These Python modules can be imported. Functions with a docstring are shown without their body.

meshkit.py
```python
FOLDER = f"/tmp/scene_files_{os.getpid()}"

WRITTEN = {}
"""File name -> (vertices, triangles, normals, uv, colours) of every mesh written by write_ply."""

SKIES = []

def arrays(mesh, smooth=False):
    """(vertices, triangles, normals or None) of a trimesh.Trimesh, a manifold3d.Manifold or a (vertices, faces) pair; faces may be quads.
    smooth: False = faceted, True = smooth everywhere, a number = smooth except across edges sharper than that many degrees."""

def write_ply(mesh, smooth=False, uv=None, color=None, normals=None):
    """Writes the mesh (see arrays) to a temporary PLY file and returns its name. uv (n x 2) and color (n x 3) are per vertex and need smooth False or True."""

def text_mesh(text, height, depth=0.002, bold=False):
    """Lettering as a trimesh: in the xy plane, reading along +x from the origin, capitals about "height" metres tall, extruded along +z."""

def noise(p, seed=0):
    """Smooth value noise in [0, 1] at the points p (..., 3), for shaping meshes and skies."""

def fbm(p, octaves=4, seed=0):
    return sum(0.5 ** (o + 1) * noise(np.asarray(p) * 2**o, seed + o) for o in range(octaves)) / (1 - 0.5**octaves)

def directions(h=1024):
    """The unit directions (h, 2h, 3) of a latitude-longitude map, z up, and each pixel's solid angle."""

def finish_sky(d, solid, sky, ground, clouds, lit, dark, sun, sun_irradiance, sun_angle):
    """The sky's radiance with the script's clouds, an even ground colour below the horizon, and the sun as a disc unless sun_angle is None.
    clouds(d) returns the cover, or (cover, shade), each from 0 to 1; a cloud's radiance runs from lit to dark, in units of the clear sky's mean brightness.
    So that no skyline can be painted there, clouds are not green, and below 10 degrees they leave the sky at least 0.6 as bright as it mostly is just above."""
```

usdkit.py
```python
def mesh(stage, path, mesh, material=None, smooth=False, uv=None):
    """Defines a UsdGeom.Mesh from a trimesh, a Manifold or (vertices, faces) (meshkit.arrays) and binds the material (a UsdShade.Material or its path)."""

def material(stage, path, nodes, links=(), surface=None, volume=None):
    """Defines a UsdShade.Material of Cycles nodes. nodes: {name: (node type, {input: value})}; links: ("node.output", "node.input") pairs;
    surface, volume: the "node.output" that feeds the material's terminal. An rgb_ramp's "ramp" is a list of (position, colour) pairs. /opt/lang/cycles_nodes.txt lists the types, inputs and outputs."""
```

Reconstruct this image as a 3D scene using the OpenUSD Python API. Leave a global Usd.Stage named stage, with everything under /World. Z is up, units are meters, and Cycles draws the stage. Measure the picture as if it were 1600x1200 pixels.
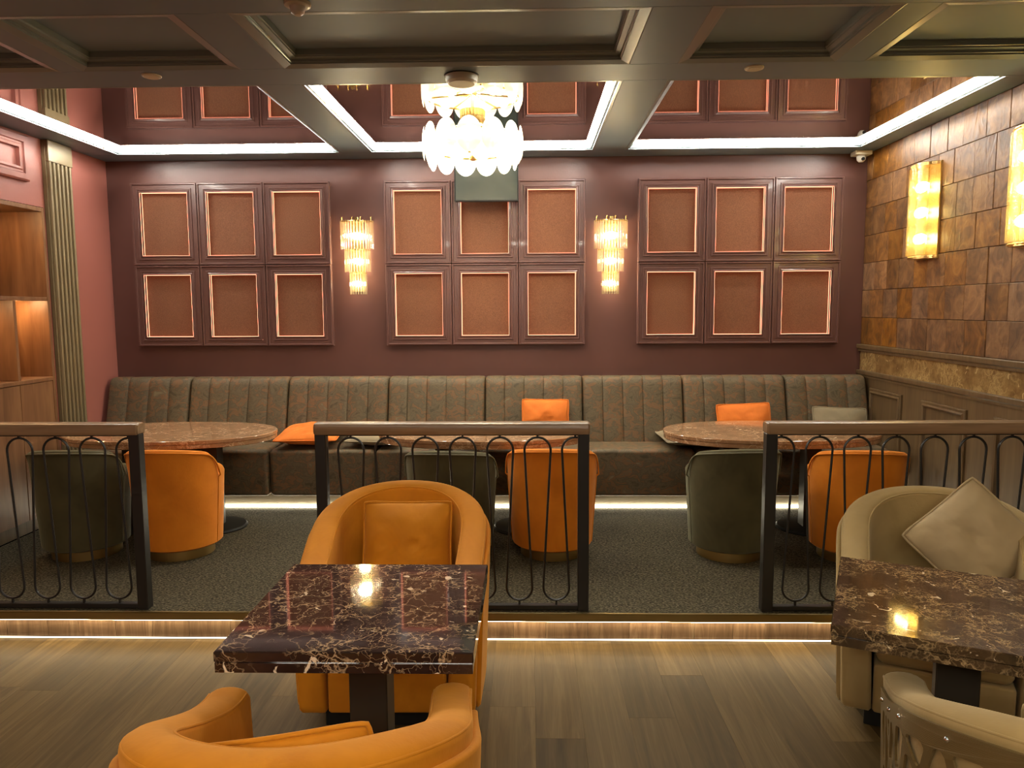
import math
import numpy as np, trimesh, usdkit, meshkit
from shapely.geometry import Polygon, box as sbox, LineString
from shapely import affinity
from pxr import Usd, UsdGeom, UsdLux, UsdShade, Sdf, Gf

stage = Usd.Stage.CreateInMemory()
UsdGeom.SetStageUpAxis(stage, 'Z'); UsdGeom.SetStageMetersPerUnit(stage, 1.0)
world = UsdGeom.Xform.Define(stage, '/World'); stage.SetDefaultPrim(world.GetPrim())
PI = math.pi

# ------------------------------------------------------------------ camera
FPX, YAW, PITCH, ROLL, HCAM = 1161.36, -.0241, -.1021, -.0057, 1.6
fw = np.array([math.sin(YAW)*math.cos(PITCH), math.cos(YAW)*math.cos(PITCH), math.sin(PITCH)])
rt = np.array([math.cos(YAW), -math.sin(YAW), 0.]); up = np.cross(rt, fw)
rt, up = math.cos(ROLL)*rt+math.sin(ROLL)*up, -math.sin(ROLL)*rt+math.cos(ROLL)*up
cam = UsdGeom.Camera.Define(stage, '/World/Camera')
cam.CreateHorizontalApertureAttr(36.0); cam.CreateVerticalApertureAttr(27.0)
cam.CreateFocalLengthAttr(36.0*FPX/1600); cam.CreateClippingRangeAttr(Gf.Vec2f(.05, 100))
mm = np.eye(4); mm[0, :3], mm[1, :3], mm[2, :3], mm[3, :3] = rt, up, -fw, [0, 0, HCAM]
cam.AddTransformOp().Set(Gf.Matrix4d(*mm.ravel().tolist()))
cam.CreateExposureAttr(1.57)

# lamp strengths (radiance of the glowing surface)
S_CEIL = 34.0      # ceiling strips
S_CHAND = 95.0     # chandelier bulbs
S_SCONCE = 75.0    # crystal sconces
S_PLANK = 15.0     # glass plank sconces
S_FRONT = 42.0    # unseen ceiling strips behind the camera, lighting chair backs and foreground
S_STEP = 13.0
S_RISER = 1.1      # strip under the step nosing
S_BENCH = 9.0     # strip under the banquette
S_PANEL = 1.1      # strips and glowing frame lips in the wall panels
S_SHELF = 150.0     # bookcase spots
S_DOWN = 135.0     # unseen downlights, lighting the foreground

# ------------------------------------------------------------------ naming
used = {}
def numbered(parent, name):
    k = (parent, name); n = used.get(k, 0); used[k] = n+1
    return f'{parent}/{name}' if n == 0 else f'{parent}/{name}_{n:03d}'
def meta(prim, label=None, cat=None, group=None, kind=None):
    for k, v in (('label', label), ('category', cat), ('group', group), ('kind', kind)):
        if v: prim.SetCustomDataByKey(k, v)
    return prim
def thing(name, label, cat, loc=(0, 0, 0), rz=0., group=None, kind=None):
    x = UsdGeom.Xform.Define(stage, numbered('/World', name))
    x.AddTranslateOp().Set(Gf.Vec3d(*map(float, loc))); x.AddRotateZOp().Set(float(rz))
    return meta(x.GetPrim(), label, cat, group, kind)
def part(parent, name, mesh, m, smooth=30, label=None, kind=None):
    p = usdkit.mesh(stage, numbered(str(parent.GetPath()), name), mesh, m, smooth=smooth).GetPrim()
    return meta(p, label, None, None, kind)
def struct(name, mesh, m, label, smooth=30):
    p = usdkit.mesh(stage, numbered('/World', name), mesh, m, smooth=smooth).GetPrim()
    return meta(p, label, None, None, 'structure')
def structx(name, label):
    x = UsdGeom.Xform.Define(stage, numbered('/World', name))
    return meta(x.GetPrim(), label, None, None, 'structure')
def copy(src, loc, rz, label, group=None):
    cd = src.GetCustomData(); base = src.GetName().rstrip('0123456789').rstrip('_')
    x = UsdGeom.Xform.Define(stage, numbered('/World', base)); p = x.GetPrim()
    p.GetReferences().AddInternalReference(src.GetPath())
    p.SetInstanceable(True)
    p.GetAttribute('xformOp:translate').Set(Gf.Vec3d(*map(float, loc))) if p.GetAttribute('xformOp:translate') else x.AddTranslateOp().Set(Gf.Vec3d(*map(float, loc)))
    p.GetAttribute('xformOp:rotateZ').Set(float(rz)) if p.GetAttribute('xformOp:rotateZ') else x.AddRotateZOp().Set(float(rz))
    return meta(p, label, cd.get('category'), group or cd.get('group'))

# ------------------------------------------------------------------ mesh helpers
cat_ = trimesh.util.concatenate
def box(x0, x1, y0, y1, z0, z1, b=0.003):
    c = np.array([(x0+x1)/2, (y0+y1)/2, (z0+z1)/2]); h = np.array([x1-x0, y1-y0, z1-z0])/2
    b = min(b, h.min()*.49)
    if b <= 0:
        return trimesh.creation.box(2*h, transform=trimesh.transformations.translation_matrix(c))
    pts = []
    for s in np.ndindex(2, 2, 2):
        sg = np.array(s)*2-1
        for k in range(3):
            o = h-b; o = o.copy(); o[k] = h[k]
            pts.append(c+sg*o)
    return trimesh.convex.convex_hull(np.array(pts))
def rbox(x0, x1, y0, y1, z0, z1, r=.03, n=3):
    """box with rounded edges: hull of sphere points"""
    sp = trimesh.creation.uv_sphere(r, count=[2*n+1, 4*n]).vertices
    pts = [sp+np.array([x, y, z]) for x in (x0+r, x1-r) for y in (y0+r, y1-r) for z in (z0+r, z1-r)]
    return trimesh.convex.convex_hull(np.vstack(pts))
def cyl(x, y, z0, z1, r, n=24, r2=None):
    r2 = r if r2 is None else r2
    return lathe([(0, z0), (r, z0), (r2, z1), (0, z1)], n, (x, y))
def lathe(prof, n=32, at=(0, 0), a0=0., a1=2*PI):
    full = abs(a1-a0-2*PI) < 1e-6
    th = np.linspace(a0, a1, n, endpoint=not full); P = np.array(prof, float)
    v = np.array([[at[0]+r*math.cos(t), at[1]+r*math.sin(t), z] for t in th for r, z in P])
    m = len(P); f = []
    for i in range(n if full else n-1):
        j = (i+1) % n
        for k in range(m-1):
            a, b, c, d = i*m+k, j*m+k, j*m+k+1, i*m+k+1
            f += [[a, b, c], [a, c, d]]
    t = trimesh.Trimesh(v, f, process=True); t.update_faces(t.nondegenerate_faces()); return t
def tube(pts, r, n=8, closed=False, cap=True):
    p = np.asarray(pts, float); k = len(p)
    if closed: t = np.roll(p, -1, 0)-np.roll(p, 1, 0)
    else: t = np.gradient(p, axis=0)
    t /= np.linalg.norm(t, axis=1, keepdims=True)+1e-12
    a = np.cross(t[0], [0, 0, 1.]) if abs(t[0, 2]) < .9 else np.cross(t[0], [1., 0, 0])
    a /= np.linalg.norm(a); A = []
    for i in range(k):
        a = a-t[i]*(a@t[i]); a /= np.linalg.norm(a); A.append(a)
    A = np.array(A); B = np.cross(t, A); an = np.arange(n)*2*PI/n
    r = np.broadcast_to(r, (k,))
    v = p[:, None]+r[:, None, None]*(np.cos(an)[None, :, None]*A[:, None]+np.sin(an)[None, :, None]*B[:, None])
    v = v.reshape(-1, 3); f = []
    for i in range(k if closed else k-1):
        j = (i+1) % k
        for q in range(n):
            w = (q+1) % n
            f += [[i*n+q, i*n+w, j*n+w], [i*n+q, j*n+w, j*n+q]]
    if cap and not closed:
        v = np.vstack([v, p[0], p[-1]])
        for q in range(n):
            w = (q+1) % n
            f += [[len(v)-2, w, q], [len(v)-1, (k-1)*n+q, (k-1)*n+w]]
    return trimesh.Trimesh(v, f, process=False)
def rect_frame(w, h, prof, closed=True):
    """profile (inset, height) swept round a w x h rectangle, mitred; in the xy plane, height along +z"""
    m = len(prof); v = []
    for sx, sy in ((-1, -1), (1, -1), (1, 1), (-1, 1)):
        v += [[sx*(w/2-i), sy*(h/2-i), z] for i, z in prof]
    f = []
    for c in range(4):
        d = (c+1) % 4
        for k in range(m if closed else m-1):
            l = (k+1) % m
            a, b, e, g = c*m+k, d*m+k, d*m+l, c*m+l
            f += [[a, b, e], [a, e, g]]
    return trimesh.Trimesh(v, f, process=False)
def place(m, M):
    m = m.copy(); m.apply_transform(M); return m
def frame_T(o, ex, ey, ez):
    M = np.eye(4); M[:3, 0], M[:3, 1], M[:3, 2], M[:3, 3] = ex, ey, ez, o; return M
def rotm(ax, deg, at=(0, 0, 0)):
    return trimesh.transformations.rotation_matrix(math.radians(deg), ax, at)
def loft(rows, close_ends=True):
    """rows: (n, m, 3) closed cross-sections"""
    R = np.asarray(rows); n, m = R.shape[:2]; v = R.reshape(-1, 3); f = []
    for i in range(n-1):
        for k in range(m):
            l = (k+1) % m
            f += [[i*m+k, (i+1)*m+k, (i+1)*m+l], [i*m+k, (i+1)*m+l, i*m+l]]
    if close_ends:
        v = np.vstack([v, R[0].mean(0), R[-1].mean(0)]); c = len(v)-2
        for k in range(m):
            l = (k+1) % m
            f += [[c, k, l], [c+1, (n-1)*m+l, (n-1)*m+k]]
    t = trimesh.Trimesh(v, f, process=False); trimesh.repair.fix_normals(t); return t
def sstep(a, b, x):
    t = np.clip((np.asarray(x, float)-a)/(b-a), 0, 1); return t*t*(3-2*t)

# ------------------------------------------------------------------ materials
LK = '/World/Looks'
UsdGeom.Scope.Define(stage, LK)
def srgb(r, g, b):
    return tuple((c/12.92 if c <= .04045 else ((c+.055)/1.055)**2.4) for c in (r/255, g/255, b/255))
def mat(name, base, rough=.5, metal=0., noise=None, ramp=None, bump=None, sheen=0., coat=0., spec=.5, world_=False, distort=0., rand=0., detail=4., sheen_tint=None, vor=None, extra=None):
    """noise: scale vector for a colour ramp; bump: (scale vector, strength, distance[, detail])"""
    n = {'p': ('principled_bsdf', {'base_color': base, 'roughness': rough, 'metallic': metal, 'sheen_weight': sheen, 'coat_weight': coat, 'specular_ior_level': spec, **({'sheen_tint': sheen_tint} if sheen_tint else {}), **(extra or {})}),
         'tc': ('texture_coordinate', {})}
    L = []; src = 'tc.object'
    if world_:
        n['ge'] = ('geometry', {}); src = 'ge.position'
    if rand:
        n['oi'] = ('object_info', {}); n['rm'] = ('math', {'math_type': 'multiply', 'value2': 61.7}); n['cx'] = ('combine_xyz', {})
        n['ad'] = ('vector_math', {'math_type': 'add'})
        L += [('oi.random', 'rm.value1'), ('rm.value', 'cx.x'), ('rm.value', 'cx.y'), ('rm.value', 'cx.z'), (src, 'ad.vector1'), ('cx.vector', 'ad.vector2')]
        src = 'ad.vector'
    col = None
    if noise is not None:
        n['mp'] = ('mapping', {'scale': noise}); n['nz'] = ('noise_texture', {'scale': 1., 'detail': detail, 'roughness': .6, 'distortion': distort})
        n['rp'] = ('rgb_ramp', {'ramp': ramp})
        L += [(src, 'mp.vector'), ('mp.vector', 'nz.vector'), ('nz.fac', 'rp.fac')]; col = 'rp.color'
    if rand and rand < 5:
        n['mr'] = ('map_range', {'from_min': 0., 'from_max': 1., 'to_min': 1-rand, 'to_max': 1+rand}); n['hv'] = ('hsv', {'color': base})
        L += [('oi.random', 'mr.value'), ('mr.result', 'hv.value')]
        if col: L.append((col, 'hv.color'))
        col = 'hv.color'
    if col: L.append((col, 'p.base_color'))
    if bump:
        n['mb'] = ('mapping', {'scale': bump[0]}); n['nb'] = ('noise_texture', {'scale': 1., 'detail': bump[3] if len(bump) > 3 else 3., 'roughness': .55, 'distortion': bump[4] if len(bump) > 4 else 0.})
        n['bp'] = ('bump', {'strength': bump[1], 'distance': bump[2]})
        L += [(src, 'mb.vector'), ('mb.vector', 'nb.vector'), ('nb.fac', 'bp.height'), ('bp.normal', 'p.normal')]
    return usdkit.material(stage, f'{LK}/{name}', n, L, surface='p.BSDF')
def emit(name, color, strength):
    return usdkit.material(stage, f'{LK}/{name}', {'e': ('emission', {'color': color, 'strength': float(strength)})}, [], surface='e.emission')

M = {}
M['ceiling_paint'] = mat('ceiling_paint', (.155, .220, .285), .45, spec=.35, bump=((40, 40, 40), .02, .01))
M['ceiling_panel'] = mat('ceiling_panel', (.200, .270, .330), .5, spec=.3, bump=((25, 25, 25), .03, .01))
M['ceiling_moulding'] = mat('ceiling_moulding_gloss', (.20, .25, .26), .28)
M['mirror'] = mat('smoked_mirror', (.46, .42, .40), .03, 1.)
M['burgundy'] = mat('burgundy_paint', (.125, .050, .038), .42, noise=(3, 3, 3), ramp=[(.3, (.108, .043, .034)), (.7, (.124, .050, .040))], bump=((60, 60, 60), .04, .01))
M['burgundy_left'] = mat('rose_paint', (.36, .125, .098), .5, bump=((60, 60, 60), .04, .01))  # burgundy raised to rose: the light on this wall is put into the colour
M['frame_paint'] = mat('burgundy_moulding_paint', (.135, .062, .052), .32, coat=.1)
M['fabric_rust'] = mat('rust_weave', (.21, .078, .034), .85, noise=(160, 160, 160), ramp=[(.3, (.155, .056, .024)), (.7, (.25, .098, .043))], bump=((260, 260, 260), .25, .002), sheen=.15, rand=.1)
M['fluted'] = mat('olive_bronze_paint', (.22, .165, .085), .42, .2)
M['walnut'] = mat('walnut', (.2, .09, .035), .42, noise=(14, 14, 1.6), ramp=[(.25, (.13, .055, .022)), (.5, (.20, .092, .040)), (.75, (.27, .135, .06))], distort=.6, bump=((60, 60, 4), .06, .004))
M['walnut_dark'] = mat('dark_walnut', (.085, .045, .025), .42, noise=(22, 22, 1.6), ramp=[(.3, (.098, .060, .026)), (.7, (.16, .100, .046))], distort=.5, bump=((70, 70, 4), .06, .004))
M['rail_wood'] = mat('handrail_wood', (.16, .085, .04), .33, noise=(1.6, 26, 26), ramp=[(.3, (.17, .10, .052)), (.7, (.28, .175, .095))], distort=.5)
M['black_metal'] = mat('black_powder_coat', (.012, .011, .010), .38)
M['brass'] = mat('brushed_brass', (.60, .42, .16), .34, 1., bump=((8, 300, 300), .04, .002))
M['brass_dull'] = mat('dull_brass', (.30, .22, .085), .42, .85)
M['gold'] = mat('polished_gold', (.85, .62, .25), .2, 1.)
M['carpet'] = mat('grey_carpet', (.07, .07, .06), .95, noise=(80, 170, 80), ramp=[(.34, (.020, .017, .0105)), (.5, (.064, .055, .036)), (.66, (.165, .142, .095))], bump=((160, 220, 160), .8, .006), spec=.1, detail=3., world_=True)
M['toe'] = mat('satin_toe_plate', (.42, .36, .26), .4, .3)
M['black_gloss'] = mat('black_base', (.014, .014, .013), .55, spec=.25)
M['table_steel'] = mat('dark_bronze_leg', (.035, .028, .02), .4, .3)
def plank_mat(name, lo, mid, hi, rough, axis):
    sc = (26, 1.5, 26) if axis == 'y' else (26, 26, 3)
    n = {'p': ('principled_bsdf', {'roughness': rough, 'specular_ior_level': .14}), 'ge': ('geometry', {}), 'oi': ('object_info', {}),
         'rm': ('math', {'math_type': 'multiply', 'value2': 91.3}), 'cx': ('combine_xyz', {}), 'ad': ('vector_math', {'math_type': 'add'}),
         'mp': ('mapping', {'scale': sc}), 'nz': ('noise_texture', {'scale': 1., 'detail': 6., 'roughness': .62, 'distortion': .9}),
         'rp': ('rgb_ramp', {'ramp': [(.22, lo), (.5, mid), (.78, hi)]}), 'mr': ('map_range', {'to_min': .72, 'to_max': 1.28}), 'hv': ('hsv', {}),
         'mb': ('mapping', {'scale': tuple(4*c if c > 10 else c*2 for c in sc)}), 'nb': ('noise_texture', {'scale': 1., 'detail': 3.}), 'bp': ('bump', {'strength': .10, 'distance': .003}),
         'm2': ('map_range', {'to_min': rough-.06, 'to_max': rough+.1})}
    L = [('oi.random', 'rm.value1'), ('rm.value', 'cx.x'), ('rm.value', 'cx.y'), ('rm.value', 'cx.z'), ('ge.position', 'ad.vector1'), ('cx.vector', 'ad.vector2'),
         ('ad.vector', 'mp.vector'), ('mp.vector', 'nz.vector'), ('nz.fac', 'rp.fac'), ('rp.color', 'hv.color'), ('oi.random', 'mr.value'), ('mr.result', 'hv.value'), ('hv.color', 'p.base_color'),
         ('ad.vector', 'mb.vector'), ('mb.vector', 'nb.vector'), ('nb.fac', 'bp.height'), ('bp.normal', 'p.normal'), ('nz.fac', 'm2.value'), ('m2.result', 'p.roughness')]
    return usdkit.material(stage, f'{LK}/{name}', n, L, surface='p.BSDF')
M['plank'] = plank_mat('oak_plank', (.058, .036, .012), (.104, .067, .025), (.16, .108, .048), .50, 'y')
M['riser'] = plank_mat('riser_plank', (.075, .045, .026), (.15, .095, .056), (.24, .165, .10), .42, 'z')
def velvet(name, a, b, tint, sheen=.5, rough=.75):
    return mat(name, a, rough, noise=(5, 5, 5), ramp=[(.3, a), (.7, b)], sheen=sheen, sheen_tint=tint, bump=((14, 14, 14), .12, .02, 5.), distort=.8, spec=.25)
M['orange'] = velvet('ochre_velvet', (.50, .175, .006), (.62, .235, .009), (1., .55, .16), .35)
M['rust'] = velvet('orange_velvet', (.58, .165, .008), (.70, .22, .012), (1., .5, .2), .35)
M['bright_orange'] = velvet('bright_orange_velvet', (.62, .15, .018), (.74, .20, .028), (1., .5, .2), .3)
M['green'] = velvet('olive_velvet', (.048, .039, .015), (.080, .066, .028), (.6, .6, .4), .3)
M['green_piping'] = mat('olive_piping', (.13, .12, .065), .6)
M['beige'] = velvet('beige_velvet', (.30, .21, .085), (.36, .255, .11), (.8, .7, .5), .3)
M['beige_grey'] = velvet('taupe_velvet', (.23, .185, .115), (.28, .225, .14), (.8, .7, .55), .3)
M['linen'] = velvet('sand_linen', (.36, .27, .15), (.42, .32, .18), (.8, .7, .55), .2)
M['fret'] = mat('bronze_fretwork', (.165, .115, .045), .42, .35)
M['chrome'] = mat('chrome_stud', (.8, .8, .8), .15, 1.)
M['screen'] = mat('dark_green_screen', (.020, .029, .025), .35)
M['white_plastic'] = mat('cream_plastic', (.62, .58, .46), .45)
M['clear_plastic'] = mat('pale_plastic', (.55, .52, .45), .2)
M['dark_lens'] = mat('dark_lens', (.02, .02, .02), .1)
def bench_mat():
    n = {'p': ('principled_bsdf', {'roughness': .6, 'specular_ior_level': .4}), 'ge': ('geometry', {}),
         'm1': ('mapping', {'scale': (12, 12, 16)}), 'n1': ('noise_texture', {'scale': 1.15, 'detail': 3., 'roughness': .55, 'distortion': .7}),
         'r1': ('rgb_ramp', {'ramp': [(.32, (.070, .052, .028)), (.42, (.125, .092, .050)), (.50, (.090, .070, .040)), (.58, (.175, .088, .038)), (.66, (.125, .090, .050)), (.76, (.19, .145, .078))]}),
         'm2': ('mapping', {'scale': (90, 90, 90)}), 'n2': ('noise_texture', {'scale': 1., 'detail': 2.}), 'bp': ('bump', {'strength': .12, 'distance': .004})}
    L = [('ge.position', 'm1.vector'), ('m1.vector', 'n1.vector'), ('n1.fac', 'r1.fac'), ('r1.color', 'p.base_color'), ('ge.position', 'm2.vector'), ('m2.vector', 'n2.vector'), ('n2.fac', 'bp.height'), ('bp.normal', 'p.normal')]
    return usdkit.material(stage, f'{LK}/mottled_upholstery', n, L, surface='p.BSDF')
M['bench'] = bench_mat()
def marble(name, dark, mid, vein, blotch, scale, rough=.06, vein_w=.05, blotch_at=.70):
    """veined stone: warped voronoi edges for veins, thresholded noise for pale blotches"""
    n = {'p': ('principled_bsdf', {'roughness': rough, 'coat_weight': .3, 'coat_roughness': .03}), 'tc': ('texture_coordinate', {}),
         'w': ('noise_texture', {'scale': scale*.9, 'detail': 4., 'roughness': .6}), 'ws': ('vector_math', {'math_type': 'scale', 'scale': .30}), 'wa': ('vector_math', {'math_type': 'add'}),
         'v1': ('voronoi_texture', {'feature': 'distance_to_edge', 'scale': scale}), 'r1': ('rgb_ramp', {'ramp': [(0, (1, 1, 1)), (vein_w*.5, (.55, .55, .55)), (vein_w*1.6, (0, 0, 0)), (1, (0, 0, 0))]}),
         'v2': ('voronoi_texture', {'feature': 'distance_to_edge', 'scale': scale*2.7}), 'r2': ('rgb_ramp', {'ramp': [(0, (.75, .75, .75)), (vein_w, (.2, .2, .2)), (vein_w*2, (0, 0, 0)), (1, (0, 0, 0))]}),
         'gm': ('noise_texture', {'scale': scale*.55, 'detail': 2.}), 'gr': ('map_range', {'from_min': .42, 'from_max': .62, 'clamp': True}),
         'mu': ('mix_color', {'blend_type': 'multiply', 'fac': 1.}), 'mu1': ('mix_color', {'blend_type': 'multiply', 'fac': 1.}), 'gr2': ('map_range', {'from_min': .36, 'from_max': .55, 'clamp': True}),
         'sc': ('mix_color', {'blend_type': 'lighten', 'fac': 1.}), 'bn': ('noise_texture', {'scale': scale*2.2, 'detail': 3., 'roughness': .55, 'distortion': .8}), 'br': ('map_range', {'from_min': blotch_at, 'from_max': blotch_at+.02, 'clamp': True}),
         'cn': ('noise_texture', {'scale': scale*1.3, 'detail': 5., 'roughness': .65}), 'cr': ('rgb_ramp', {'ramp': [(.3, dark), (.65, mid)]}),
         'x1': ('mix_color', {'b': vein}), 'x2': ('mix_color', {'b': blotch})}
    L = [('tc.object', 'w.vector'), ('w.color', 'ws.vector1'), ('ws.vector', 'wa.vector1'), ('tc.object', 'wa.vector2'), ('wa.vector', 'v1.vector'), ('v1.distance', 'r1.fac'), ('wa.vector', 'v2.vector'), ('v2.distance', 'r2.fac'),
         ('tc.object', 'gm.vector'), ('gm.fac', 'gr.value'), ('gr.result', 'mu.b'), ('r2.color', 'mu.a'), ('gm.fac', 'gr2.value'), ('gr2.result', 'mu1.b'), ('r1.color', 'mu1.a'), ('mu1.result', 'sc.a'), ('mu.result', 'sc.b'),
         ('tc.object', 'bn.vector'), ('bn.fac', 'br.value'), ('tc.object', 'cn.vector'), ('cn.fac', 'cr.fac'), ('cr.color', 'x1.a'), ('sc.result', 'x1.fac'), ('x1.result', 'x2.a'), ('br.result', 'x2.fac'), ('x2.result', 'p.base_color')]
    return usdkit.material(stage, f'{LK}/{name}', n, L, surface='p.BSDF')
M['marble_dark'] = marble('plum_brown_marble', (.013, .0075, .0065), (.032, .017, .014), (.46, .32, .19), (.72, .58, .42), 8., vein_w=.024, blotch_at=.668, rough=.045)
M['marble_brown'] = marble('brown_marble', (.028, .016, .008), (.075, .045, .022), (.40, .28, .14), (.72, .60, .42), 12., vein_w=.05, blotch_at=.665)
M['marble_wood'] = marble('red_brown_marble', (.26, .135, .066), (.38, .21, .11), (.62, .42, .26), (.75, .6, .45), 6.5, rough=.12, vein_w=.03, blotch_at=.70)
M['marble_band'] = marble('honey_marble', (.13, .065, .018), (.30, .18, .065), (.44, .30, .12), (.5, .36, .17), 9., rough=.25, vein_w=.09, blotch_at=.66)
def tile_mat():
    n = {'p': ('principled_bsdf', {'roughness': .50}), 'ge': ('geometry', {}), 'oi': ('object_info', {}), 'rm': ('math', {'math_type': 'multiply', 'value2': 47.3}), 'cx': ('combine_xyz', {}), 'ad': ('vector_math', {'math_type': 'add'}),
         'm1': ('mapping', {'scale': (9, 9, 8)}), 'n1': ('noise_texture', {'scale': 1., 'detail': 5., 'roughness': .6, 'distortion': 1.2}),
         'r1': ('rgb_ramp', {'ramp': [(.28, (.070, .033, .013)), (.46, (.165, .072, .022)), (.60, (.25, .115, .034)), (.78, (.34, .19, .075))]}),
         'mr': ('map_range', {'to_min': .70, 'to_max': 1.25}), 'hv': ('hsv', {'saturation': 1.}), 'ms': ('map_range', {'to_min': .85, 'to_max': 1.12}),
         'wn': ('white_noise_texture', {'dimensions': '1D'}), 'rm2': ('math', {'math_type': 'multiply', 'value2': 913.}),
         'm2': ('mapping', {'scale': (14, 16, 7)}), 'n2': ('noise_texture', {'type': 'ridged_multifractal', 'scale': 1., 'detail': 2., 'roughness': .4, 'distortion': 1.2}),
         'bp': ('bump', {'strength': .5, 'distance': .008})}
    L = [('oi.random', 'rm.value1'), ('rm.value', 'cx.x'), ('rm.value', 'cx.y'), ('rm.value', 'cx.z'), ('ge.position', 'ad.vector1'), ('cx.vector', 'ad.vector2'), ('ad.vector', 'm1.vector'), ('m1.vector', 'n1.vector'), ('n1.fac', 'r1.fac'),
         ('r1.color', 'hv.color'), ('oi.random', 'mr.value'), ('mr.result', 'hv.value'), ('oi.random', 'rm2.value1'), ('rm2.value', 'wn.w'), ('wn.value', 'ms.value'), ('ms.result', 'hv.saturation'), ('hv.color', 'p.base_color'),
         ('ad.vector', 'm2.vector'), ('m2.vector', 'n2.vector'), ('n2.fac', 'bp.height'), ('bp.normal', 'p.normal')]
    return usdkit.material(stage, f'{LK}/slate_tile', n, L, surface='p.BSDF')
M['tile'] = tile_mat()
def pane(name, tint, gloss=(1, 1, 1), mixfac=.16, trans=None, tmix=0., bump=None, rough=.08):
    """thin glass: clear + glossy, with an optional share of translucency"""
    n = {'t': ('transparent_bsdf', {'color': tint}), 'g': ('glossy_bsdf', {'color': gloss, 'roughness': rough}), 'm': ('mix_closure', {'fac': mixfac})}
    L = [('t.BSDF', 'm.closure1'), ('g.BSDF', 'm.closure2')]; out = 'm.closure'
    if bump:
        n['tc'] = ('texture_coordinate', {}); n['mp'] = ('mapping', {'scale': bump[0]}); n['nz'] = ('noise_texture', {'scale': 1., 'detail': 2.}); n['bp'] = ('bump', {'strength': bump[1], 'distance': bump[2]})
        L += [('tc.object', 'mp.vector'), ('mp.vector', 'nz.vector'), ('nz.fac', 'bp.height'), ('bp.normal', 'g.normal')]
    if tmix:
        n['d'] = ('translucent_bsdf', {'color': trans}); n['m2'] = ('mix_closure', {'fac': tmix})
        L += [('m.closure', 'm2.closure1'), ('d.BSDF', 'm2.closure2')]; out = 'm2.closure'
    return usdkit.material(stage, f'{LK}/{name}', n, L, surface=out)
M['crystal'] = pane('crystal_rod', (.93, .90, .82), (1., .95, .82), .10, (1., .9, .65), .06, rough=.04)
M['plank_glass'] = pane('hammered_glass', (.97, .88, .58), (1, .93, .7), .2, (1., .88, .50), .05, ((60, 60, 60), .5, .01))
def leaf_glass():
    n = {'d': ('diffuse_bsdf', {'color': (.85, .84, .78)}), 't': ('translucent_bsdf', {'color': (.95, .93, .84)}), 'g': ('glossy_bsdf', {'roughness': .2}), 'a': ('mix_closure', {'fac': .6}), 'b': ('mix_closure', {'fac': .08}),
         'c': ('transparent_bsdf', {'color': (1, .98, .9)}), 'e': ('mix_closure', {'fac': .25})}
    return usdkit.material(stage, f'{LK}/frosted_leaf_glass', n, [('d.BSDF', 'a.closure1'), ('t.BSDF', 'a.closure2'), ('a.closure', 'b.closure1'), ('g.BSDF', 'b.closure2'), ('b.closure', 'e.closure1'), ('c.BSDF', 'e.closure2')], surface='e.closure')
M['leaf_glass'] = leaf_glass()
M['e_ceil'] = emit('led_white', (1., .97, .86), S_CEIL)
M['e_front'] = emit('led_front', (1., .93, .78), S_FRONT)
M['e_chand'] = emit('chandelier_bulb', (1., .89, .63), S_CHAND)
M['e_sconce'] = emit('sconce_bulb', (1., .90, .66), S_SCONCE)
M['e_plank'] = emit('plank_sconce_bulb', (1., .91, .64), S_PLANK)
M['e_step'] = emit('led_warm', (1., .80, .50), S_STEP)
M['e_riser'] = emit('led_riser', (1., .84, .56), S_RISER)
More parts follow.
